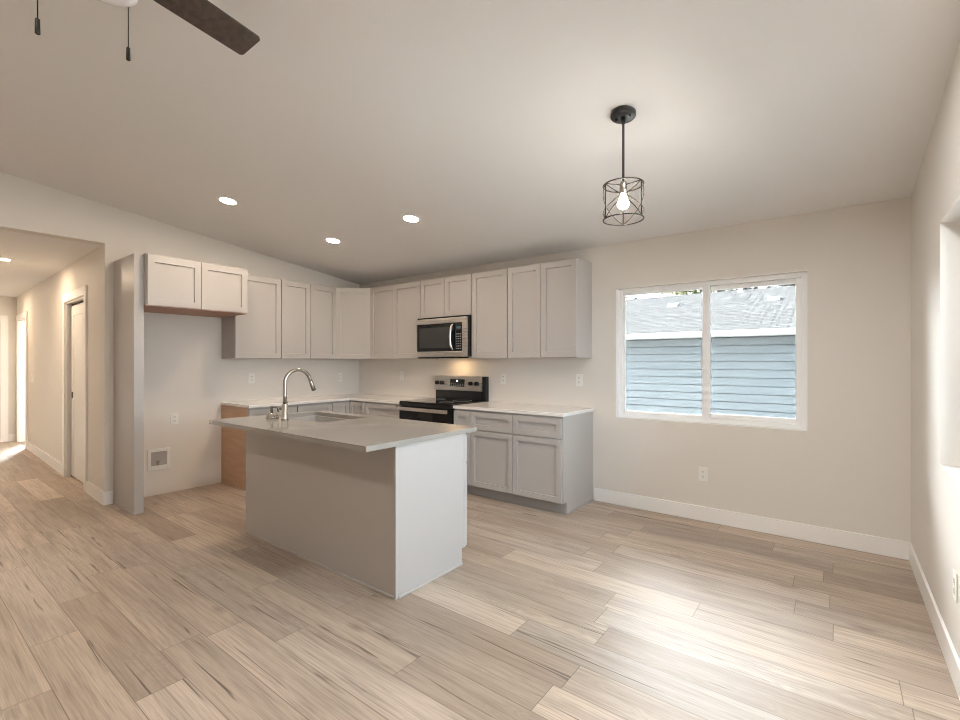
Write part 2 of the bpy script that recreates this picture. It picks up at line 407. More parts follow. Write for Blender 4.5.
# hall
def hwall(mb, xa, xb, z0, z1, d0=0.0, d1=0.115):        # slab of the hall's right wall between xa and xb
    return mb.quadbox([(xa, hy(xa)+d0, z0), (xb, hy(xb)+d0, z0), (xb, hy(xb)+d1, z0), (xa, hy(xa)+d1, z0),
                       (xa, hy(xa)+d0, z1), (xb, hy(xb)+d0, z1), (xb, hy(xb)+d1, z1), (xa, hy(xa)+d1, z1)])
PD0, PD1 = -7.16, -6.19       # pocket door opening
BD0, BD1 = -10.93, -10.03     # bright doorway
DH = 2.03
h_ = MB(); hwall(h_, PD1, L-T, 0, HZ); hwall(h_, BD1, PD0, 0, HZ); hwall(h_, HX-0.1, BD0, 0, HZ)
hwall(h_, PD0, PD1, DH, HZ); hwall(h_, BD0, BD1, DH, HZ)
struct('wall_hall', h_, 'wall')
struct('ceiling_hall', MB().box(HX-0.12, hl-0.1, HZ, L-T, W+T, HZ+0.1), 'ceiling')
struct('wall_hall_left', MB().box(HX-0.12, hl-0.12, 0, L-T, hl, HZ), 'wall')
ED0, ED1 = 0.43, 1.325        # door in the end wall
struct('wall_hall_end', MB().box(HX-0.12, ED1, 0, HX, 1.75, HZ).box(HX-0.12, 3.25, 0, HX, W+T, HZ).box(HX-0.12, 1.75, 0, HX, 3.25, 0.3).box(HX-0.12, 1.75, 2.1, HX, 3.25, HZ).box(HX-0.12, hl, 0, HX, ED0, HZ).box(HX-0.12, ED0, DH, HX, ED1, HZ), 'wall')
# bedroom behind the bright doorway, closet behind the pocket door
struct('wall_bedroom', MB().box(-8.3, 1.62, 0, -8.2, W+T, HZ)
       .box(HX, W, 0, L-T, W+T, HZ), 'wall')
hb = MB()
def hbase(xa, xb): hwall(hb, xa, xb, 0, BH, -BT_, 0.0)
hbase(PD1+0.09, L+0.0); hbase(BD1+0.09, PD0-0.09)
struct('baseboard_hall', hb, 'trim')
struct('baseboard_hall_end', MB().box(HX, ED1+0.09, 0, HX+BT_, hy(HX)-0.002, BH, 0.003), 'trim')

def casing(parent, xa, xb):
    mb = MB(); c = 0.089
    hwall(mb, xa-c, xa, 0, DH+c, -0.018, 0.0); hwall(mb, xb, xb+c, 0, DH+c, -0.018, 0.0); hwall(mb, xa, xb, DH, DH+c, -0.018, 0.0)
    struct('casing', mb, 'trim', parent)
    mb = MB(); hwall(mb, xa, xa+0.018, 0, DH, 0, 0.115); hwall(mb, xb-0.018, xb, 0, DH, 0, 0.115); hwall(mb, xa+0.018, xb-0.018, DH-0.018, DH, 0, 0.115)
    struct('jamb', mb, 'trim', parent)
d1 = sempty('door_1', ((PD0+PD1)/2, hy(-6.7), 0))
casing(d1, PD0, PD1)
lead = PD0+0.06
mb = MB(); hwall(mb, lead, PD1-0.02, 0.015, DH-0.045, 0.045, 0.08); hwall(mb, lead+0.0, lead+0.11, 0.015, DH-0.045, 0.04, 0.045)
hwall(mb, PD1-0.13, PD1-0.02, 0.015, DH-0.045, 0.04, 0.045); hwall(mb, lead+0.11, PD1-0.13, DH-0.16, DH-0.045, 0.04, 0.045); hwall(mb, lead+0.11, PD1-0.13, 0.9, 1.03, 0.04, 0.045)
pdp = struct('door_panel', mb, 'door', d1)
mb = MB(); hwall(mb, lead+0.03, lead+0.085, 0.92, 0.99, 0.036, 0.04); struct('flush_pull', mb, 'dark', d1)
mb = MB(); hwall(mb, lead-0.02, lead+0.05, 0, 0.014, 0.035, 0.085); struct('floor_guide', mb, 'dark', d1)
mb = MB(); hwall(mb, PD0+0.02, PD1-0.02, DH-0.045, DH-0.018, 0.05, 0.075); struct('track', mb, 'dark', d1)
d2 = sempty('door_2', ((BD0+BD1)/2, hy(-10.5), 0)); casing(d2, BD0, BD1)
d3 = sempty('door_3', (HX, 0.88, 0))
c = 0.089
struct('casing', MB().box(HX, ED1, 0, HX+0.018, ED1+c, DH+c, 0.002).box(HX, ED0-c, 0, HX+0.018, ED0, DH+c, 0.002).box(HX, ED0, DH, HX+0.018, ED1, DH+c, 0.002), 'trim', d3)
mb = MB().box(HX-0.05, ED0, 0.01, HX-0.02, ED1, DH)
for z0, z1 in ((0.12, 0.92), (1.04, 1.92)):
    mb.shaker((HX-0.02, ED0+0.10, z0), (0, 1, 0), (1, 0, 0), ED1-ED0-0.2, z1-z0, 0.006, 0.03, 0.005)
dp = struct('door_panel', mb, 'door', d3)
struct('door_knob', MB().lathe([(0.028, 0), (0.028, 0.008), (0.010, 0.012), (0.010, 0.035), (0.024, 0.042), (0.028, 0.055), (0.022, 0.068)], (HX-0.019, ED1-0.06, 0.95), 20, 'x'), 'dark', d3)

# window_1: two-lite sliding window
w1 = sempty('window_1', ((wx0+wx1)/2, W, wz0))
fy0, fy1 = W+0.055, W+0.12
fw = 0.042
def frame_x(mb, x0, x1, z0, z1, y0, y1, w, bev=0.003):
    mb.box(x0, y0, z0, x0+w, y1, z1, bev); mb.box(x1-w, y0, z0, x1, y1, z1, bev)
    mb.box(x0+w, y0, z1-w, x1-w, y1, z1, bev); mb.box(x0+w, y0, z0, x1-w, y1, z0+w, bev); return mb
struct('window_frame', frame_x(MB(), wx0, wx1, wz0, wz1, fy0, fy1, fw), 'vinyl', w1)
mx = -0.885
a = frame_x(MB(), wx0+fw, mx+0.02, wz0+fw, wz1-fw, fy0+0.006, fy0+0.032, 0.022); struct('sash', a, 'vinyl', w1)
a = frame_x(MB(), mx-0.02, wx1-fw, wz0+fw, wz1-fw, fy0+0.034, fy0+0.060, 0.038)
struct('sash', a, 'vinyl', w1)
struct('meeting_stile', MB().box(mx-0.030, fy0-0.004, wz0+fw, mx+0.030, fy0+0.034, wz1-fw, 0.004), 'vinyl', w1)
struct('latch', MB().box(mx-0.037, fy0-0.014, 1.30, mx-0.023, fy0-0.002, 1.37, 0.003), 'plastic', w1)
struct('pane', MB().box(wx0+fw+0.02, fy0+0.017, wz0+fw+0.02, mx, fy0+0.021, wz1-fw-0.02), 'tinted', w1)
struct('pane', MB().box(mx, fy0+0.045, wz0+fw+0.036, wx1-fw-0.036, fy0+0.049, wz1-fw-0.036), 'tinted', w1)
struct('window_reveal', MB().box(wx0, W-0.001, wz0, wx0+0.004, fy0, wz1).box(wx1-0.004, W-0.001, wz0, wx1, fy0, wz1)
       .box(wx0, W-0.001, wz1-0.004, wx1, fy0, wz1).box(wx0, W-0.001, wz0, wx1, fy0, wz0+0.004), 'trim', w1)
# window_2: right wall
w2 = sempty('window_2', (R, (ry0+ry1)/2, rz0))
def frame_y(mb, y0, y1, z0, z1, x0, x1, w):
    mb.box(x0, y0, z0, x1, y0+w, z1, 0.003); mb.box(x0, y1-w, z0, x1, y1, z1, 0.003)
    mb.box(x0, y0+w, z1-w, x1, y1-w, z1, 0.003); mb.box(x0, y0+w, z0, x1, y1-w, z0+w, 0.003); return mb
struct('window_frame', frame_y(MB(), ry0, ry1, rz0, rz1, R+0.085, R+0.135, 0.045), 'vinyl', w2)
struct('meeting_stile', MB().box(R+0.09, (ry0+ry1)/2-0.03, rz0+0.045, R+0.13, (ry0+ry1)/2+0.03, rz1-0.045, 0.003), 'vinyl', w2)
struct('pane', MB().box(R+0.108, ry0+0.04, rz0+0.04, R+0.112, ry1-0.04, rz1-0.04), 'glass', w2)
w4 = sempty('window_3', (HX, 2.5, 0.3))
struct('window_frame', frame_y(MB(), 1.75, 3.25, 0.3, 2.1, HX-0.10, HX-0.04, 0.05), 'vinyl', w4)
struct('pane', MB().box(HX-0.072, 1.795, 0.345, HX-0.068, 3.205, 2.055), 'tinted', w4)
# portals: sampling guides for daylight through the openings (they emit nothing)
def portal(name, loc, rot, sx, sy):
    l = bpy.data.lights.new(name, 'AREA'); l.shape = 'RECTANGLE'; l.size = sx; l.size_y = sy; l.cycles.is_portal = True
    o = bpy.data.objects.new(name, l); o.location = loc; o.rotation_euler = rot; COL.objects.link(o)
H2 = math.pi/2
portal('daylight_portal', (R+T+0.02, (ry0+ry1)/2, (rz0+rz1)/2), (0, H2, 0), rz1-rz0, ry1-ry0)
portal('daylight_portal', ((wx0+wx1)/2, W+T+0.02, (wz0+wz1)/2), (-H2, 0, 0), wx1-wx0, wz1-wz0)
portal('daylight_portal', (HX-0.14, 2.5, 1.2), (0, -H2, 0), 1.8, 1.5)

# ================================================================== OUTSIDE
struct('ground', MB().box(-60, -40, -0.9, 60, 70, -0.6), 'grass')
HYY = 11.6
hs = thing('neighbor_house', 'blue lap-sided house with grey shingle roof seen through the kitchen window', 'house', (0, HYY, -0.6))
HX0, HX1, EZ = -11.0, 9.0, 1.90
mb = MB()
ex = 0.178; z = -0.6
while z < EZ-0.01:
    z2 = min(z+ex, EZ+0.02)
    mb.prism([(HYY-0.022, z), (HYY+0.06, z), (HYY+0.06, z2), (HYY+0.03, z2), (HYY+0.03, z2-0.017), (HYY-0.006, z2-0.017)], 'x', HX0, HX1); z += ex
mb.box(HX0, HYY+0.05, -0.6, HX1, HYY+9.4, EZ)
obj('siding_wall', mb, 'siding', hs)
OV = 0.45
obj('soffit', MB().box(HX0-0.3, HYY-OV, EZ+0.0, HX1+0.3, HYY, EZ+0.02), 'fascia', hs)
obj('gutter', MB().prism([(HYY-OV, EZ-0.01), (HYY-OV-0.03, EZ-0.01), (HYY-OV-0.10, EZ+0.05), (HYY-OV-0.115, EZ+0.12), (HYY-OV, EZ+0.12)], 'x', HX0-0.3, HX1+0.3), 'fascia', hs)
RY, RZ = HYY+4.7, 3.54
ez = EZ+0.12
sl = (RZ-ez)/(RY-(HYY-OV))
roof = MB().prism([(HYY-OV-0.03, ez), (RY, RZ), (2*RY-HYY+OV, ez), (2*RY-HYY+OV, ez-0.06), (RY, RZ-0.06), (HYY-OV-0.03, ez-0.06)], 'x', HX0-0.35, HX1+0.35)
rf = obj('roof', roof, 'shingle', hs)
obj('ridge_cap', MB().prism([(RY-0.14, RZ-0.14*sl+0.0), (RY, RZ+0.03), (RY+0.14, RZ-0.14*sl)], 'x', HX0-0.35, HX1+0.35), 'shingle', hs)
for vx, vy in ((-3.89, 14.50), (-1.32, 14.42)):
    vz = ez+(vy-(HYY-OV))*sl
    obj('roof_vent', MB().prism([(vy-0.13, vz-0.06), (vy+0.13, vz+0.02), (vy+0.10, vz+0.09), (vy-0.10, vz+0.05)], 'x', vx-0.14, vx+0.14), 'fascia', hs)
def tree(x, y, h, r, leafmat, label, count=3600):
    y += 4.0; h *= 1.12
    t = thing('tree', label, 'tree', (x, y, -0.6), 'trees behind the neighbor house')
    rnd = random.Random(int(x*100)+int(y))
    tr = MB().tube([(x, y, -0.6), (x+0.05, y, h*0.4), (x-0.05, y+0.05, h*0.75), (x, y, h)], [0.16, 0.12, 0.07, 0.02], 8)
    for k in range(14):
        a = rnd.random()*6.28; z0 = h*(0.3+0.6*rnd.random()); l = 0.8*r*(0.6+0.4*rnd.random())
        tr.tube([(x, y, z0), (x+l*0.5*math.cos(a), y+l*0.5*math.sin(a), z0+0.25*l), (x+l*math.cos(a), y+l*math.sin(a), z0+0.4*l)], [0.05, 0.03, 0.01], 5)
    obj('trunk', tr, 'bark', t)
    f = MB()
    for k in range(count):
        a = rnd.random()*6.28; q = rnd.random()**0.5; zz = rnd.random()
        rr = 0.8*r*q*(1.05-0.6*abs(zz-0.45))
        c_ = Vector((x+rr*math.cos(a), y+rr*math.sin(a), h*0.25+h*0.85*zz)); s_ = 0.06+0.10*rnd.random()
        m = Matrix.Rotation(rnd.random()*6.28, 3, 'Z') @ Matrix.Rotation(rnd.random()*3.1, 3, 'X')
        vs_ = [f.bm.verts.new(c_ + m @ Vector(p)*s_) for p in ((-1, 0, 0), (0, -0.6, 0.1), (1, 0, 0), (0, 0.6, 0.1))]
        f.bm.faces.new(vs_)
    obj('foliage', f, leafmat, t)
tree(-8.6, 18.9, 5.0, 1.0, 'leaf2', 'sparse brown tree behind the roof ridge at the left window edge', 500)
tree(-6.4, 22.6, 6.2, 1.7, 'leaf', 'yellow-green leafy tree behind the roof ridge left of the window mullion', 6000)
tree(-3.8, 19.2, 5.6, 1.45, 'leaf2', 'brown leafy tree over the roof ridge just right of the mullion', 6000)
tree(-1.5, 22.6, 6.2, 1.8, 'leaf2', 'brown leafy tree over the roof ridge at the right window edge', 7000)

# ================================================================== KITCHEN CABINETS
X_, Y_ = Vector((1, 0, 0)), Vector((0, 1, 0))
GAP = 0.004
UG = 'wall cabinets'; BG = 'base cabinets'
def front(parent, name, o, u, n, w, h, st=0.057):
    return obj(name, MB().shaker(o, u, n, w, h, st=st), 'cab', parent)
def upper_back(xa, xb, z0, z1, ndoors, label):
    t = thing('wall_cabinet', label, 'cabinet', ((xa+xb)/2, W-0.15, z0), UG)
    y = W-0.305
    obj('carcass', MB().box(xa+0.003, y, z0, xb-(0.0005 if xb == UX else 0.003), W-0.001, z1, 0.001), 'cab', t)
    w = (xb-xa-0.008-(ndoors-1)*GAP)/ndoors
    for k in range(ndoors): front(t, 'door', (xa+0.004+k*(w+GAP), y-0.0005, z0+0.004), X_, -Y_, w, z1-z0-0.014)
    return t
def upper_left(ya, yb, z0, z1, ndoors, label, depth=0.305):
    t = thing('wall_cabinet', label, 'cabinet', (L+depth/2, (ya+yb)/2, z0), UG)
    x = L+depth
    obj('carcass', MB().box(L+0.001, ya+0.003, z0, x, yb-0.003, z1, 0.001), 'cab', t)
    w = (yb-ya-0.008-(ndoors-1)*GAP)/ndoors
    for k in range(ndoors): front(t, 'door', (x+0.0005, ya+0.004+k*(w+GAP), z0+0.004), Y_, X_, w, z1-z0-0.014)
    return t
C1, C2, C3, C4, UX = -4.808, -3.897, -3.131, -2.663, -1.893
L1, L3, L4 = 3.637, 2.887, 2.365
upper_back(C1, C2, UB, UT, 2, 'tall two-door greige wall cabinet left of the microwave')
upper_back(C2, C3, 1.845, UT, 2, 'short two-door greige wall cabinet above the microwave')
upper_back(C3, C4, UB, UT, 1, 'single-door greige wall cabinet just right of the microwave')
upper_back(C4, UX, UB, UT, 2, 'two-door greige wall cabinet at the end nearest the window')
upper_left(L3, L1, UB, UT, 2, 'two-door greige wall cabinet on left wall beside the corner cabinet')
upper_left(L4, L3, UB, UT, 1, 'single-door greige wall cabinet on left wall beside the refrigerator alcove cabinet')
# diagonal corner cabinet
t = thing('wall_cabinet', 'diagonal single-door greige wall cabinet in the kitchen corner', 'cabinet', (L+0.3, W-0.3, UB), UG)
pa, pb = Vector((L+0.305, L1, 0)), Vector((C1, W-0.305, 0))
obj('carcass', MB().prism([(L+0.001, L1), (pa.x, L1), (C1, pb.y), (C1, W-0.001), (L+0.001, W-0.001)], 'z', UB, UT), 'cab', t)
dd = (pb-pa); nn = Vector((dd.y, -dd.x, 0)).normalized(); ln = dd.length; du = dd.normalized()
o_ = pa + du*0.010 + nn*0.0006
front(t, 'door', (o_.x, o_.y, UB+0.004), du, nn, ln-0.020, UT-UB-0.014)
# cabinet over the refrigerator alcove + tall side panel
FD = 0.61
fy0c, fy1c, fz0, fz1 = 1.470, 2.352, 1.832, 2.292
t = thing('wall_cabinet', 'deep two-door greige cabinet over the empty refrigerator alcove', 'cabinet', (L+FD/2, (fy0c+fy1c)/2, fz0), UG)
obj('carcass', MB().box(L+0.001, fy0c, fz0+0.004, L+FD, fy1c, fz1, 0.001), 'cab', t)
obj('bottom_panel', MB().box(L+0.001, fy0c+0.002, fz0-0.004, L+FD-0.002, fy1c-0.002, fz0+0.004), 'under', t)
w = (fy1c-fy0c-0.012)/2
for k in range(2): front(t, 'door', (L+FD+0.0005, fy0c+0.006+k*(w+GAP), fz0+0.006), Y_, X_, w, fz1-fz0-0.020)
t = thing('side_panel', 'tall greige side panel left of the refrigerator alcove', 'panel', (L+0.28, 1.40, 0))
obj('board', MB().box(L+0.002, 1.396, 0, L+0.5425, 1.415, 2.284, 0.001), 'cab', t)
obj('front_stile', MB().box(L+0.543, 1.396, 0, L+0.563, 1.469, 2.284, 0.0015), 'cab', t)
obj('shoe_molding', MB().box(L+0.02, 1.388, 0, L+0.563, 1.3955, 0.014, 0.002), 'cab', t)

BZ = CT-CTH       # top of base carcasses
TK, TKH = 0.075, 0.105
DR0 = 0.668       # bottom of drawer fronts
def base_back(xa, xb, label, doors, drawers, name='base_cabinet', end=False):
    t = thing(name, label, 'cabinet', ((xa+xb)/2, W-0.3, 0), BG)
    y = W-0.61
    if end:
        obj('carcass', MB().box(xa+0.003, y, TKH, xb-0.017, W-0.001, BZ, 0.001), 'cab', t)
        obj('end_panel', MB().prism([(W-0.55, 0), (W-0.001, 0), (W-0.001, BZ), (y, BZ), (y, TKH), (W-0.55, TKH)], 'x', xb-0.0165, xb), 'cab', t)
        obj('shoe_molding', MB().box(xb+0.0005, W-0.55, 0, xb+0.009, W-0.002, 0.014, 0.002), 'cab', t)
        obj('toe_kick', MB().box(xa+0.0005, W-0.55, 0, xb-0.017, W-0.53, TKH-0.001), 'toe', t)
    else:
        obj('carcass', MB().box(xa+0.003, y, TKH, xb-0.003, W-0.001, BZ, 0.001), 'cab', t)
        obj('toe_kick', MB().box(xa+0.0005, W-0.55, 0, xb-0.0005, W-0.53, TKH-0.001), 'toe', t)
    x0, x1 = xa+0.006, xb-(0.014 if end else 0.006)
    def row(n, name_, z0, z1):
        w = (x1-x0-(n-1)*GAP)/n
        for k in range(n): front(t, name_, (x0+k*(w+GAP), y-0.0005, z0), X_, -Y_, w, z1-z0, st=0.05)
    if drawers: row(drawers, 'drawer', DR0, BZ-0.020)
    if doors: row(doors, 'door', TKH+0.004, (DR0-0.009) if drawers else BZ-0.020)
    return t
def base_left(ya, yb, label, doors, drawers, raw=False):
    t = thing('base_cabinet', label, 'cabinet', (L+0.3, (ya+yb)/2, 0), BG)
    x = L+CD
    a = ya+0.007 if raw else ya+0.0005
    obj('carcass', MB().box(L+0.001, a, TKH, x, yb-0.0005, BZ, 0.001), 'cab', t)
    obj('toe_kick', MB().box(L+0.50, a, 0, L+0.52, yb-0.0005, TKH-0.001), 'toe', t)
    if raw:
        e = obj('end_panel', MB().prism([(L+0.001, 0), (L+0.52, 0), (L+0.52, TKH), (L+CD-0.016, TKH), (L+CD-0.016, BZ), (L+0.001, BZ)], 'y', ya, ya+0.0065), 'raw', t); e['label'] = 'unfinished tan plywood end panel'
        obj('face_stile', MB().box(L+CD-0.0155, ya, TKH, L+CD, ya+0.0065, BZ), 'cab', t)
    y0, y1 = ya+0.006, yb-0.006
    def row(n, name_, z0, z1):
        w = (y1-y0-(n-1)*GAP)/n
        for k in range(n): front(t, name_, (x+0.0005, y0+k*(w+GAP), z0), Y_, X_, w, z1-z0, st=0.05)
    row(drawers, 'drawer', DR0, BZ-0.020); row(doors, 'door', TKH+0.004, DR0-0.009)
    return t
BX = -1.883
base_back(-4.528, -3.905, 'greige base cabinet between the corner and the range, left of range', 1, 1)
base_back(-3.123, -2.905, 'narrow greige base cabinet with one small drawer right of the range', 1, 1)
base_back(-2.9045, BX, 'wide greige base cabinet with two drawers and two doors by the window wall', 2, 2, end=True)
base_left(2.366, 2.911, 'base cabinet on left wall with unfinished tan plywood end', 1, 1, raw=True)
base_left(2.9115, 3.368, 'greige drawer base cabinet on left wall next to the corner', 1, 1)
# corner base
t = thing('base_cabinet', 'greige corner base cabinet with inside-corner doors between left run and range run', 'cabinet', (L+0.45, W-0.45, 0), BG)
xa, ya = L+CD, W-0.61
obj('carcass', MB().prism([(L+0.001, 3.3685), (xa, 3.3685), (xa, ya), (-4.5285, ya), (-4.5285, W-0.001), (L+0.001, W-0.001)], 'z', TKH, BZ), 'cab', t)
obj('toe_kick', MB().prism([(L+0.45, 3.3685), (L+0.52, 3.3685), (L+0.52, W-0.53), (-4.5285, W-0.53), (-4.5285, W-0.47), (L+0.45, W-0.47)], 'z', 0, TKH-0.001), 'toe', t)
front(t, 'door', (xa+0.0005, 3.372, TKH+0.004), Y_, X_, ya-DT-0.002-3.372, BZ-0.018-TKH, st=0.05)
front(t, 'door', (xa+DT+0.002, ya-0.0005, TKH+0.004), X_, -Y_, -4.531-(xa+DT+0.002), BZ-0.018-TKH, st=0.05)

# counters
def slab_poly(name, poly, label):
    o = obj(name, MB().prism(poly, 'z', BZ+0.0005, CT), 'quartz', base=(poly[0][0], poly[0][1], CT))
    bv = o.modifiers.new('edge', 'BEVEL'); bv.width = 0.002; bv.segments = 2; bv.limit_method = 'ANGLE'
    return tag(o, label, 'countertop', 'quartz countertops')
CF = 0.636
slab_poly('countertop', [(L+0.001, 2.359), (L+CF, 2.359), (L+CF, W-CF), (-3.905, W-CF), (-3.905, W-0.001), (L+0.001, W-0.001)],
          'white quartz countertop wrapping the corner along left wall up to the range')
slab_poly('countertop', [(-3.123, W-CF), (BX+0.012, W-CF), (BX+0.012, W-0.001), (-3.123, W-0.001)], 'white quartz countertop right of the range ending before the window')

# ================================================================== ISLAND
IX0, IX1, IY0, IY1 = -3.692, -1.965, 1.79, 2.405
t = thing('kitchen_island', 'greige kitchen island cabinet under the quartz top with overhang', 'island', ((IX0+IX1)/2, 2.1, 0))
mb = MB()                                   # carcass open at the top where the sink hangs
c0, c1, k0, k1 = IX0+0.01, IX1-0.02, IY0+0.014, IY1
mb.box(c0, k0, TKH, c1, k1, TKH+0.02).box(c0, k0, TKH+0.02, c0+0.018, k1, BZ).box(c1-0.018, k0, TKH+0.02, c1, k1, BZ)
mb.box(c0+0.018, k0, TKH+0.02, c1-0.018, k0+0.012, BZ).box(c0+0.018, k1-0.02, TKH+0.02, c1-0.018, k1, BZ)
obj('carcass', mb, 'cab', t)
obj('back_panel', MB().box(IX0, IY0, 0, IX1-0.02, IY0+0.013, BZ), 'cab', t)
obj('end_panel', MB().prism([(IY0+0.0135, 0), (2.366, 0), (2.366, TKH), (IY1-0.018, TKH), (IY1-0.018, BZ), (IY0+0.0135, BZ)], 'x', IX1-0.0195, IX1-0.003), 'cab', t)
obj('face_frame', MB().box(IX1-0.0195, IY1-0.0165, TKH, IX1-0.002, IY1, BZ, 0.001), 'cab', t)
obj('end_panel', MB().box(IX0-0.001, IY0+0.0135, 0, IX0+0.0095, 2.366, BZ), 'cab', t)
obj('corner_trim', MB().box(IX1-0.0195, IY0-0.006, 0, IX1, IY0+0.013, BZ-0.001, 0.002), 'cab', t)
obj('shoe_molding', MB().box(IX0, IY0-0.010, 0, IX1-0.021, IY0-0.0005, 0.016, 0.003), 'cab', t)
obj('shoe_molding', MB().box(IX1-0.0025, IY0+0.014, 0, IX1+0.007, 2.366, 0.016, 0.003), 'cab', t)
obj('toe_kick', MB().box(c0, 2.33, 0, c1, 2.35, TKH-0.001), 'toe', t)
nd = 4; w = (IX1-IX0-0.016)/nd
for k in range(nd):
    front(t, 'door', (IX1-0.006-k*(w+GAP), IY1+0.0005, TKH+0.004), -X_, Y_, w, (DR0-0.009 if k in (0, 3) else BZ-0.020)-TKH-0.004)
for k in (0, 3): front(t, 'drawer', (IX1-0.006-k*(w+GAP), IY1+0.0005, DR0), -X_, Y_, w, BZ-0.014-DR0)
# island top with sink cut-out
TX0, TX1, TY0, TY1 = -3.815, -1.957, 1.572, 2.515
SX0, SX1, SY0, SY1 = -3.70, -2.99, 2.02, 2.41
mb = MB()
def rrect(x0, x1, y0, y1, r, n=6):
    p = []
    for cx_, cy_, a0 in ((x1-r, y1-r, 0), (x0+r, y1-r, 90), (x0+r, y0+r, 180), (x1-r, y0+r, 270)):
        for k in range(n+1):
            a = math.radians(a0+90*k/n); p.append((cx_+r*math.cos(a), cy_+r*math.sin(a)))
    return p
hole = rrect(SX0, SX1, SY0, SY1, 0.04)
def outer_for(p):                            # matching point on the slab's rectangle
    cx_, cy_ = (SX0+SX1)/2, (SY0+SY1)/2
    return p
bm = mb.bm
cor = [(TX1, TY1), (TX0, TY1), (TX0, TY0), (TX1, TY0)]
nq = 7
for z_, flip in ((CT, False), (BZ+0.0005, True)):
    hv = [bm.verts.new((p[0], p[1], z_)) for p in hole]; cv = [bm.verts.new((p[0], p[1], z_)) for p in cor]
    for q in range(4):
        seg = hv[q*nq:(q+1)*nq]
        for k in range(nq-1): bm.faces.new([cv[q], seg[k+1], seg[k]])
        nx = hv[((q+1) % 4)*nq]; bm.faces.new([cv[q], cv[(q+1) % 4], nx, seg[-1]])
    if not flip: top_h, top_c = hv, cv
    else:
        for A, B in ((top_h, hv), (top_c, cv)):
            for k in range(len(A)): bm.faces.new([A[k], A[(k+1) % len(A)], B[(k+1) % len(B)], B[k]])
bmesh.ops.recalc_face_normals(bm, faces=bm.faces[:])
o = obj('countertop', mb, 'quartz_gray', base=(TX0, TY0, CT)); tag(o, 'gray quartz island countertop with sink cut-out and seating overhang', 'countertop', 'quartz countertops')
# sink
t = thing('sink', 'undermount stainless steel sink set into the island countertop', 'sink', ((SX0+SX1)/2, (SY0+SY1)/2, BZ-0.2))
mb = MB(); bm = mb.bm
lv = [(0.012, BZ), (-0.006, BZ), (-0.006, BZ-0.004), (-0.004, BZ-0.17), (0.02-0.045, BZ-0.19), (-0.12, BZ-0.195)]
rings = []
for e, z_ in lv:
    rings.append([bm.verts.new((p[0], p[1], z_)) for p in rrect(SX0-e, SX1+e, SY0-e, SY1+e, max(0.012, 0.04+e*0.5))])
lv2 = [(0.012, BZ-0.004), (0.006, BZ-0.006), (0.006, BZ-0.20)]
for a, b in zip(rings, rings[1:]):
    for k in range(len(a)):
        f = bm.faces.new([a[k], a[(k+1) % len(a)], b[(k+1) % len(b)], b[k]]); f.smooth = True
bm.faces.new(rings[-1])
obj('basin', mb, 'sinksteel', t)
obj('drain', MB().lathe([(0.045, 0.0), (0.045, 0.002), (0.036, 0.003), (0.03, 0.0015), (0.005, 0.001)], ((SX0+SX1)/2, (SY0+SY1)/2+0.02, BZ-0.1945), 24), 'steel_h', t)
# faucet
FX, FY = -3.379, 1.935
t = thing('faucet', 'brushed nickel gooseneck faucet standing on the island by the sink', 'faucet', (FX, FY, CT))
obj('body', MB().lathe([(0.027, 0), (0.027, 0.006), (0.0235, 0.010), (0.0235, 0.115), (0.021, 0.121), (0.0135, 0.125)], (FX, FY, CT), 28), 'nickel', t)
ar = 0.106; zc_ = 1.288-0.0145-ar
pts = [(FX, FY, CT+0.12), (FX, FY, 1.08), (FX, FY, zc_-0.02)]
for k in range(0, 25):
    a = math.pi - math.pi*0.90*k/24
    pts.append((FX+0.005*(1+math.cos(a)), FY+ar+ar*math.cos(a), zc_+ar*math.sin(a)))
e = Vector(pts[-1]); dirv = (Vector(pts[-1])-Vector(pts[-2])).normalized()
pts.append(tuple(e+dirv*0.02))
obj('spout', MB().tube(pts, 0.0142, 16), 'nickel', t)
obj('spray_head', MB().tube([e+dirv*0.018, e+dirv*0.022, e+dirv*0.050, e+dirv*0.098, e+dirv*0.103], [0.0142, 0.0160, 0.0165, 0.0170, 0.0135], 16), 'nickel', t)
obj('handle', MB().tube([(FX-0.020, FY, CT+0.088), (FX-0.058, FY, CT+0.088), (FX-0.062, FY, CT+0.088)], [0.017, 0.017, 0.014], 18)
    .tube([(FX-0.046, FY, CT+0.088), (FX-0.050, FY+0.03, CT+0.112), (FX-0.054, FY+0.06, CT+0.13)], [0.006, 0.005, 0.004], 10), 'nickel', t)
# soap dispenser
SXX, SYY = -3.560, 1.935
t = thing('soap_dispenser', 'small nickel soap dispenser pump on the island left of the faucet', 'soap dispenser', (SXX, SYY, CT))
obj('base_dome', MB().lathe([(0.046, 0), (0.046, 0.006), (0.043, 0.020), (0.033, 0.033), (0.016, 0.042), (0.010, 0.044)], (SXX, SYY, CT), 28), 'nickel', t)
obj('stem', MB().lathe([(0.010, 0.032), (0.010, 0.078), (0.013, 0.08), (0.013, 0.092), (0.010, 0.095)], (SXX-0.012, SYY, CT), 20), 'nickel', t)
obj('nozzle', MB().tube([(SXX-0.012, SYY, CT+0.087), (SXX+0.005, SYY+0.02, CT+0.087), (SXX+0.018, SYY+0.035, CT+0.083), (SXX+0.020, SYY+0.038, CT+0.045)], 0.007, 12), 'nickel', t)

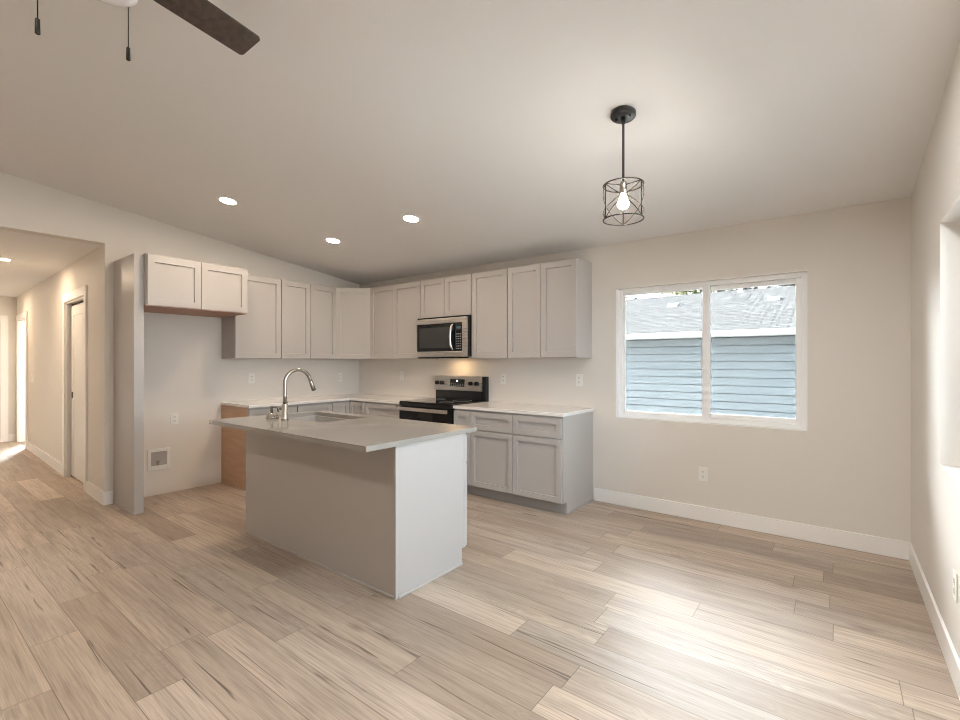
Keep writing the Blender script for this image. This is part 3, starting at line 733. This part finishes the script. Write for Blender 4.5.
# ================================================================== RANGE AND MICROWAVE
GX0, GX1 = -3.899, -3.129
GYF = W-0.655                # door face
t = thing('range', 'black and stainless electric range between the counters', 'range', ((GX0+GX1)/2, W-0.33, 0))
obj('body', MB().box(GX0, GYF+0.03, 0.05, GX1, W-0.012, CT-0.004, 0.003).box(GX0+0.03, GYF+0.07, 0, GX1-0.03, W-0.05, 0.05), 'black', t)
ck = obj('cooktop', MB().box(GX0-0.002, GYF+0.004, CT-0.003, GX1+0.002, W-0.075, CT+0.012, 0.004), 'blackglass', t)
for bxp, byp, r in ((0.2, 0.17, 0.105), (0.56, 0.17, 0.08), (0.2, 0.43, 0.08), (0.56, 0.43, 0.105)):
    ring = [(GX0+bxp+r*math.cos(a*math.pi/20), GYF+byp+r*math.sin(a*math.pi/20), CT+0.0122) for a in range(40)]
    obj('burner_ring', MB().tube(ring, 0.0008, 4, True), 'legend', ck)
obj('front_trim', MB().box(GX0, GYF+0.0, CT-0.040, GX1, GYF+0.029, CT-0.0035, 0.003), 'black', t)
dr = obj('oven_door', MB().box(GX0+0.004, GYF-0.004, 0.21, GX1-0.004, GYF+0.0295, CT-0.043, 0.004), 'blackglass', t)
obj('window_pane', MB().box(GX0+0.13, GYF-0.0055, 0.36, GX1-0.13, GYF-0.0042, 0.66), 'dark', dr)
obj('handle', MB().box(GX0+0.012, GYF-0.062, CT-0.086, GX1-0.012, GYF-0.040, CT-0.046, 0.006), 'steel_h', dr)
obj('handle_post', MB().box(GX0+0.03, GYF-0.041, CT-0.078, GX0+0.06, GYF-0.003, CT-0.054, 0.003), 'steel_h', dr)
obj('handle_post', MB().box(GX1-0.06, GYF-0.041, CT-0.078, GX1-0.03, GYF-0.003, CT-0.054, 0.003), 'steel_h', dr)
obj('storage_drawer', MB().box(GX0+0.004, GYF, 0.06, GX1-0.004, GYF+0.0295, 0.2, 0.004), 'steel', t)
bgz0, bgz1 = CT+0.012, 1.172
obj('backguard', MB().box(GX0+0.005, W-0.065, CT-0.004, GX1-0.003, W-0.004, bgz1, 0.005), 'black', t)
obj('backguard_riser', MB().box(GX0+0.03, W-0.085, bgz0+0.001, GX1-0.05, W-0.066, 1.0, 0.004), 'black', t)
cp = obj('control_panel', MB().prism([(W-0.0655, 1.0), (W-0.088, 1.006), (W-0.072, bgz1), (W-0.0655, bgz1)], 'x', GX0+0.005, GX1-0.05), 'steel', t)
def cpy(z): return W-0.088+(z-1.006)/(bgz1-1.006)*0.016
gc = (GX0+GX1-0.045)/2
obj('display', MB().quadbox([(gc-0.11, cpy(1.05)-0.003, 1.05), (gc+0.11, cpy(1.05)-0.003, 1.05), (gc+0.11, cpy(1.05)+0.002, 1.05), (gc-0.11, cpy(1.05)+0.002, 1.05),
                             (gc-0.11, cpy(1.135)-0.003, 1.135), (gc+0.11, cpy(1.135)-0.003, 1.135), (gc+0.11, cpy(1.135)+0.002, 1.135), (gc-0.11, cpy(1.135)+0.002, 1.135)]), 'blackglass', cp)
obj('clock_digits', MB().box(gc-0.012, cpy(1.115)-0.0045, 1.105, gc-0.004, cpy(1.115)-0.0031, 1.125).box(gc+0.002, cpy(1.115)-0.0045, 1.105, gc+0.010, cpy(1.115)-0.0031, 1.125), 'clock', cp)
leg = MB()
for k in range(6):
    for j in range(2): leg.box(gc-0.095+k*0.034, cpy(1.06+j*0.018)-0.0042, 1.058+j*0.018, gc-0.075+k*0.034, cpy(1.06+j*0.018)-0.0031, 1.064+j*0.018)
obj('button_legends', leg, 'legend', cp)
for kx in (GX0+0.055, GX0+0.135, GX1-0.20, GX1-0.11):
    obj('knob', MB().lathe([(0.024, 0.004), (0.024, -0.012), (0.021, -0.03), (0.018, -0.033)], (kx, cpy(1.09)-0.001, 1.09), 24, 'y').box(kx-0.004, cpy(1.09)-0.042, 1.068, kx+0.004, cpy(1.09)-0.030, 1.112, 0.002), 'black', cp)

MX0, MX1, MZ0, MZ1 = -3.889, -3.085, 1.393, 1.822
MX0, MX1 = C2+0.004, C3-0.006
MYF = W-0.405
t = thing('microwave', 'stainless over-the-range microwave hung below the short cabinet', 'microwave', ((MX0+MX1)/2, W-0.2, MZ0))
obj('body', MB().box(MX0, MYF+0.03, MZ0, MX1, W-0.004, MZ1+0.02, 0.003), 'black', t)
mz1 = MZ1
fr = MB()
y0, y1 = MYF, MYF+0.0295
fr.box(MX0, y0, mz1-0.058, MX1, y1, mz1, 0.004)                # top band
fr.box(MX0, y0, MZ0, MX1, y1, MZ0+0.062, 0.004)                # bottom band
fr.box(MX0, y0, MZ0+0.061, MX0+0.02, y1, mz1-0.057, 0.002); fr.box(MX1-0.058, y0, MZ0+0.061, MX1, y1, mz1-0.057, 0.002)
obj('front_frame', fr, 'steel', t)
md = obj('door', MB().box(MX0+0.0205, y0+0.004, MZ0+0.0625, MX1-0.155, y1, mz1-0.0585, 0.003), 'blackglass', t)
obj('window_pane', MB().box(MX0+0.06, y0+0.0028, MZ0+0.10, MX1-0.21, y0+0.0038, mz1-0.10), 'dark', md)
hx = MX1-0.185
obj('handle', MB().tube([(hx+0.008, y0+0.006, mz1-0.075), (hx+0.004, y0-0.018, mz1-0.085), (hx-0.004, y0-0.032, mz1-0.12), (hx-0.010, y0-0.038, (MZ0+mz1)/2), (hx-0.004, y0-0.032, MZ0+0.12), (hx+0.004, y0-0.018, MZ0+0.09), (hx+0.008, y0+0.006, MZ0+0.08)], [0.010, 0.012, 0.013, 0.013, 0.013, 0.012, 0.010], 14), 'steel_h', md)
cpn = obj('control_panel', MB().box(MX1-0.154, y0+0.003, MZ0+0.0625, MX1-0.0585, y1, mz1-0.0585, 0.002), 'blackglass', t)
obj('display', MB().box(MX1-0.135, y0+0.0018, mz1-0.125, MX1-0.078, y0+0.0028, mz1-0.10), 'teal', cpn)
lg = MB()
for r_ in range(7):
    for c_ in range(3): lg.box(MX1-0.138+c_*0.025, y0+0.0018, MZ0+0.085+r_*0.026, MX1-0.122+c_*0.025, y0+0.0028, MZ0+0.095+r_*0.026)
obj('button_legends', lg, 'legend', cpn)
ug = obj('underside_grille', MB().box(MX0+0.05, MYF+0.06, MZ0-0.006, MX1-0.05, W-0.06, MZ0-0.0005), 'dark', t)
obj('lamp_lens', MB().box((MX0+MX1)/2-0.11, W-0.22, MZ0-0.0085, (MX0+MX1)/2+0.11, W-0.14, MZ0-0.0065), 'hood', ug)
obj('front_lip', MB().box(MX0+0.01, MYF+0.032, MZ0-0.016, MX1-0.002, MYF+0.045, MZ0-0.0005), 'black', t)

# ================================================================== LIGHT FITTINGS
ang = math.atan(SLOPE)
def downlight(x, y, flat, lens, label, group, r=0.062):
    z = HZ if flat else zc(y)
    t = thing('recessed_light', label, 'ceiling light', (x, y, z), group)
    rot = Matrix.Translation((x, y, z)) @ (Matrix.Identity(4) if flat else Matrix.Rotation(-ang, 4, 'X'))
    a = MB().lathe([(r, -0.0005), (r+0.020, -0.0005), (r+0.020, -0.004), (r+0.012, -0.007), (r, -0.005)], (0, 0, 0), 32)
    a = MB(); seg = 32
    prof = [(r+0.001, -0.0008), (r+0.022, -0.0008), (r+0.021, -0.004), (r+0.010, -0.007), (r+0.001, -0.005)]
    rg = [[a.bm.verts.new(rot @ Vector((q*math.cos(2*math.pi*k/seg), q*math.sin(2*math.pi*k/seg), h))) for k in range(seg)] for q, h in prof]
    for i in range(len(rg)):
        A, B = rg[i], rg[(i+1) % len(rg)]
        for k in range(seg): a.bm.faces.new([A[k], A[(k+1) % seg], B[(k+1) % seg], B[k]])
    bmesh.ops.recalc_face_normals(a.bm, faces=a.bm.faces[:])
    obj('trim_ring', a, 'plastic', t)
    b = MB().lathe([(r, -0.0008), (r, -0.0042)], (0, 0, 0), seg); bmesh.ops.transform(b.bm, matrix=rot, verts=b.bm.verts[:])
    obj('lens', b, lens, t)
KG = 'recessed lights over the kitchen'
downlight(-4.217, 1.89, False, 'lamp', 'lit recessed ceiling light nearest the refrigerator alcove cabinet', KG)
downlight(-4.20, 2.941, False, 'lamp', 'lit recessed ceiling light nearest the corner wall cabinets', KG)
downlight(-3.015, 2.918, False, 'lamp', 'lit recessed ceiling light in front of the microwave', KG)
HG = 'recessed lights in the hall'
downlight(-7.15, 0.86, True, 'lamp_hall', 'lit recessed light in the hall ceiling at left edge', HG)
downlight(-10.0, 0.9, True, 'lamp_hall', 'lit recessed light deep in the hall near the end door', HG)
LG = 'added unseen recessed lights over the living room'
downlight(-1.50, -0.45, False, 'lamp_added', 'unseen recessed living room ceiling light toward the right wall', LG)  # added out of view, where the island overhang's shadow points back to
downlight(-3.9, -0.45, False, 'lamp_added', 'added unseen living room ceiling light toward the left wall', LG)  # added out of view to brighten the left side of the room

downlight(-0.20, 1.75, False, 'lamp_fill', 'added unseen fill light in the ceiling near the right wall', LG)  # added out of view to brighten window wall, right wall and floor

# pendant
PX, PY = -0.912, 2.449
pz = zc(PY)
t = thing('pendant_light', 'black wire-cage pendant light with glowing bulb by the window', 'pendant light', (PX, PY, pz))
rot = Matrix.Translation((PX, PY, pz)) @ Matrix.Rotation(-ang, 4, 'X')
b = MB().lathe([(0.062, -0.0005), (0.066, -0.004), (0.066, -0.020), (0.062, -0.025), (0.02, -0.027)], (0, 0, 0), 40); bmesh.ops.transform(b.bm, matrix=rot, verts=b.bm.verts[:])
cn = obj('canopy', b, 'blackmet', t)
for sx in (-1, 1):
    b = MB().lathe([(0.006, 0.0), (0.006, -0.005), (0.003, -0.008)], (0.038*sx, 0, -0.0255), 12); bmesh.ops.transform(b.bm, matrix=rot, verts=b.bm.verts[:])
    obj('screw', b, 'black', cn)
ZT, ZB, CR = 2.281, 2.097, 0.104
obj('rod', MB().tube([(PX, PY, pz-0.024), (PX, PY, pz-0.06), (PX, PY, pz-0.061), (PX, PY, ZT+0.02)], [0.011, 0.010, 0.0065, 0.0065], 14), 'blackmet', t)
wr = 0.0036
def ringpts(z, r=CR): return [(PX+r*math.cos(k*math.pi/24), PY+r*math.sin(k*math.pi/24), z) for k in range(48)]
cg = MB(); cg.tube(ringpts(ZT), wr, 8, True).tube(ringpts(ZB), wr, 8, True)
NP = 3; a0 = math.radians(-69.5-60); ST = 2*math.pi/NP
for k in range(NP):
    a = a0+k*ST
    p = lambda an, z: (PX+CR*math.cos(an), PY+CR*math.sin(an), z)
    cg.tube([p(a, ZB), p(a, ZT)], wr, 8)
    for s in (0, 1):
        q = [p(a+ST*i/14, (ZB+(ZT-ZB)*i/14) if s == 0 else (ZT-(ZT-ZB)*i/14)) for i in range(15)]
        cg.tube(q, wr*0.62, 6)
obj('cage', cg, 'bronze', t)
sp = MB()
for k in range(3):
    a = a0+k*ST
    sp.tube([(PX+CR*math.cos(a), PY+CR*math.sin(a), ZT), (PX, PY, ZT)], wr*0.8, 8)
obj('spider', sp, 'bronze', t)
obj('socket', MB().lathe([(0.010, ZT+0.025), (0.019, ZT+0.010), (0.020, ZT-0.005), (0.0195, ZT-0.045), (0.017, ZT-0.047)], (PX, PY, 0), 24), 'nickel', t)
BZc = ZT-0.098
obj('bulb', MB().lathe([(0.012, ZT-0.046), (0.014, ZT-0.055), (0.024, BZc+0.02), (0.029, BZc+0.006), (0.030, BZc-0.004), (0.026, BZc-0.018), (0.016, BZc-0.027), (0.004, BZc-0.030)], (PX, PY, 0), 24), 'bulb', t)

# ceiling fan
CX, CY = -1.81, 0.44
zcf = zc(CY)
t = thing('ceiling_fan', 'ceiling fan with dark walnut blade and pull chains at the upper left', 'ceiling fan', (CX, CY, zcf))
obj('canopy', MB().lathe([(0.075, 0.004), (0.075, -0.02), (0.05, -0.055), (0.02, -0.06)], (CX, CY, zcf), 32), 'bronze', t)
obj('rod', MB().tube([(CX, CY, zcf-0.05), (CX, CY, 2.74)], 0.013, 14), 'bronze', t)
obj('motor', MB().lathe([(0.03, 2.75), (0.09, 2.73), (0.115, 2.70), (0.115, 2.655), (0.10, 2.63), (0.06, 2.62), (0.06, 2.59), (0.055, 2.56), (0.09, 2.545), (0.09, 2.52), (0.05, 2.518)], (CX, CY, 0), 40), 'bronze', t)
obj('lamp_shade', MB().lathe([(0.080, 2.5175), (0.088, 2.510), (0.086, 2.498), (0.068, 2.488), (0.040, 2.476), (0.02, 2.472), (0.004, 2.471)], (CX, CY, 0), 40), 'opal', t)
ad = 1.7377
for k in range(3):
    an = ad+k*2*math.pi/3
    m = Matrix.Translation((CX, CY, 2.613)) @ Matrix.Rotation(an, 4, 'Z') @ Matrix.Rotation(math.radians(-14), 4, 'X')
    b = MB(); tl, th = 0.508, 0.003
    out = [(0.14, -0.060), (0.18, -0.064), (tl-0.010, -0.063), (tl, -0.053), (tl, 0.053), (tl-0.010, 0.063), (0.18, 0.064), (0.14, 0.060)]
    b.prism(out, 'z', -th, th); bmesh.ops.transform(b.bm, matrix=m, verts=b.bm.verts[:])
    bl = obj('blade', b, 'blade', t)
    b = MB().box(0.09, -0.02, 0.0035, 0.26, 0.02, 0.010, 0.002); bmesh.ops.transform(b.bm, matrix=m, verts=b.bm.verts[:])
    obj('blade_bracket', b, 'bronze', bl)
for px, py, pzb in ((-1.772, 0.283, 2.245), (-1.872, 0.520, 2.333)):
    sxp, syp = CX+(px-CX)*0.4, CY+(py-CY)*0.4
    ch = MB().tube([(CX+(px-CX)*0.38, CY+(py-CY)*0.38, 2.575), (px+(CX-px)*0.1, py+(CY-py)*0.1, 2.572), (px, py, 2.565), (px, py, pzb+0.04)], 0.0016, 6)
    pc = obj('pull_chain', ch, 'bronze', t)
    obj('pull_fob', MB().lathe([(0.003, 0.044), (0.0055, 0.042), (0.0062, 0.002), (0.0045, 0.0)], (px, py, pzb), 16), 'bronze', pc)

# ================================================================== OUTLETS, SWITCH, ICE MAKER BOX
OG = 'white duplex outlets'
def plate(c, wall, label, kind='outlet'):
    # wall: 'back' faces -Y, 'left' faces +X, 'right' faces -X, 'hall' faces -Y
    n, u = {'back': (-Y_, X_), 'left': (X_, Y_), 'right': (-X_, -Y_), 'hall': (-Y_, X_)}[wall]
    c = Vector(c)
    rot = Matrix((( u.x, 0, n.x, c.x), (u.y, 0, n.y, c.y), (0, 1, 0, c.z), (0, 0, 0, 1)))
    def put(mb): bmesh.ops.transform(mb.bm, matrix=rot, verts=mb.bm.verts[:]); bmesh.ops.recalc_face_normals(mb.bm, faces=mb.bm.faces[:]); return mb
    if kind == 'outlet': t = thing('wall_outlet', label, 'outlet', c, OG)
    else: t = thing('light_switch', label, 'light switch', c)
    obj('cover_plate', put(MB().box(-0.036, -0.0585, 0.0004, 0.036, 0.0585, 0.0055, 0.002)), 'plastic', t)
    if kind == 'outlet':
        for s in (-1, 1):
            rc = obj('receptacle', put(MB().box(-0.017, s*0.0205-0.0145, 0.0056, 0.017, s*0.0205+0.0145, 0.0075, 0.002)), 'plastic', t)
            obj('slot', put(MB().box(-0.008, s*0.0205-0.002, 0.0076, -0.005, s*0.0205+0.008, 0.0079).box(0.005, s*0.0205-0.002, 0.0076, 0.008, s*0.0205+0.008, 0.0079).box(-0.0025, s*0.0205-0.011, 0.0076, 0.0025, s*0.0205-0.006, 0.0079)), 'slot', rc)
    else:
        obj('rocker', put(MB().box(-0.0165, -0.033, 0.0056, 0.0165, 0.033, 0.009, 0.002)), 'plastic', t)
plate((L, 1.905, 0.751), 'left', 'white outlet in the refrigerator alcove above the ice maker box')
plate((L, 2.703, 1.146), 'left', 'white outlet on left backsplash wall seen left of the faucet')
plate((L, 3.913, 1.129), 'left', 'white outlet on left backsplash wall close to the corner')
plate((-4.56, W, 1.155), 'back', 'white outlet on backsplash between the corner and the range')
plate((-2.935, W, 1.152), 'back', 'white outlet on backsplash just right of the range')
plate((-2.024, W, 1.156), 'back', 'white outlet over the end of the counter nearest the window')
plate((-0.896, W, 0.393), 'back', 'white outlet low on the wall under the window')
plate((R, 2.76, 0.395), 'right', 'white outlet low on the right wall at the photo edge')
plate((-9.55, hy(-9.55), 1.10), 'hall', 'white light switch on the hall wall beside the bright doorway', 'switch')
# ice maker box
IYc, IZc = 1.767, 0.358
t = thing('ice_maker_box', 'white recessed water supply box low in the refrigerator alcove', 'supply box', (L, IYc, IZc))
iw, ih = 0.098, 0.106
x1_ = L+0.008
obj('flange', MB().box(L+0.0003, IYc-iw, IZc-ih, x1_, IYc-iw+0.028, IZc+ih, 0.002).box(L+0.0003, IYc+iw-0.028, IZc-ih, x1_, IYc+iw, IZc+ih, 0.002)
    .box(L+0.0003, IYc-iw+0.028, IZc+ih-0.032, x1_, IYc+iw-0.028, IZc+ih, 0.002).box(L+0.0003, IYc-iw+0.028, IZc-ih, x1_, IYc+iw-0.028, IZc-ih+0.042, 0.002), 'plastic', t)
obj('recess', MB().box(L+0.0003, IYc-iw+0.029, IZc-ih+0.043, L+0.0015, IYc+iw-0.029, IZc+ih-0.033), 'boxgray' if 'boxgray' in MT else 'toe', t)
obj('valve', MB().tube([(L+0.002, IYc-0.01, IZc-0.045), (L+0.018, IYc-0.01, IZc-0.045)], 0.009, 12).tube([(L+0.016, IYc-0.01, IZc-0.058), (L+0.016, IYc-0.01, IZc-0.012)], 0.007, 12).box(L+0.010, IYc-0.03, IZc-0.014, L+0.020, IYc+0.012, IZc-0.006, 0.002), 'steel_h', t)
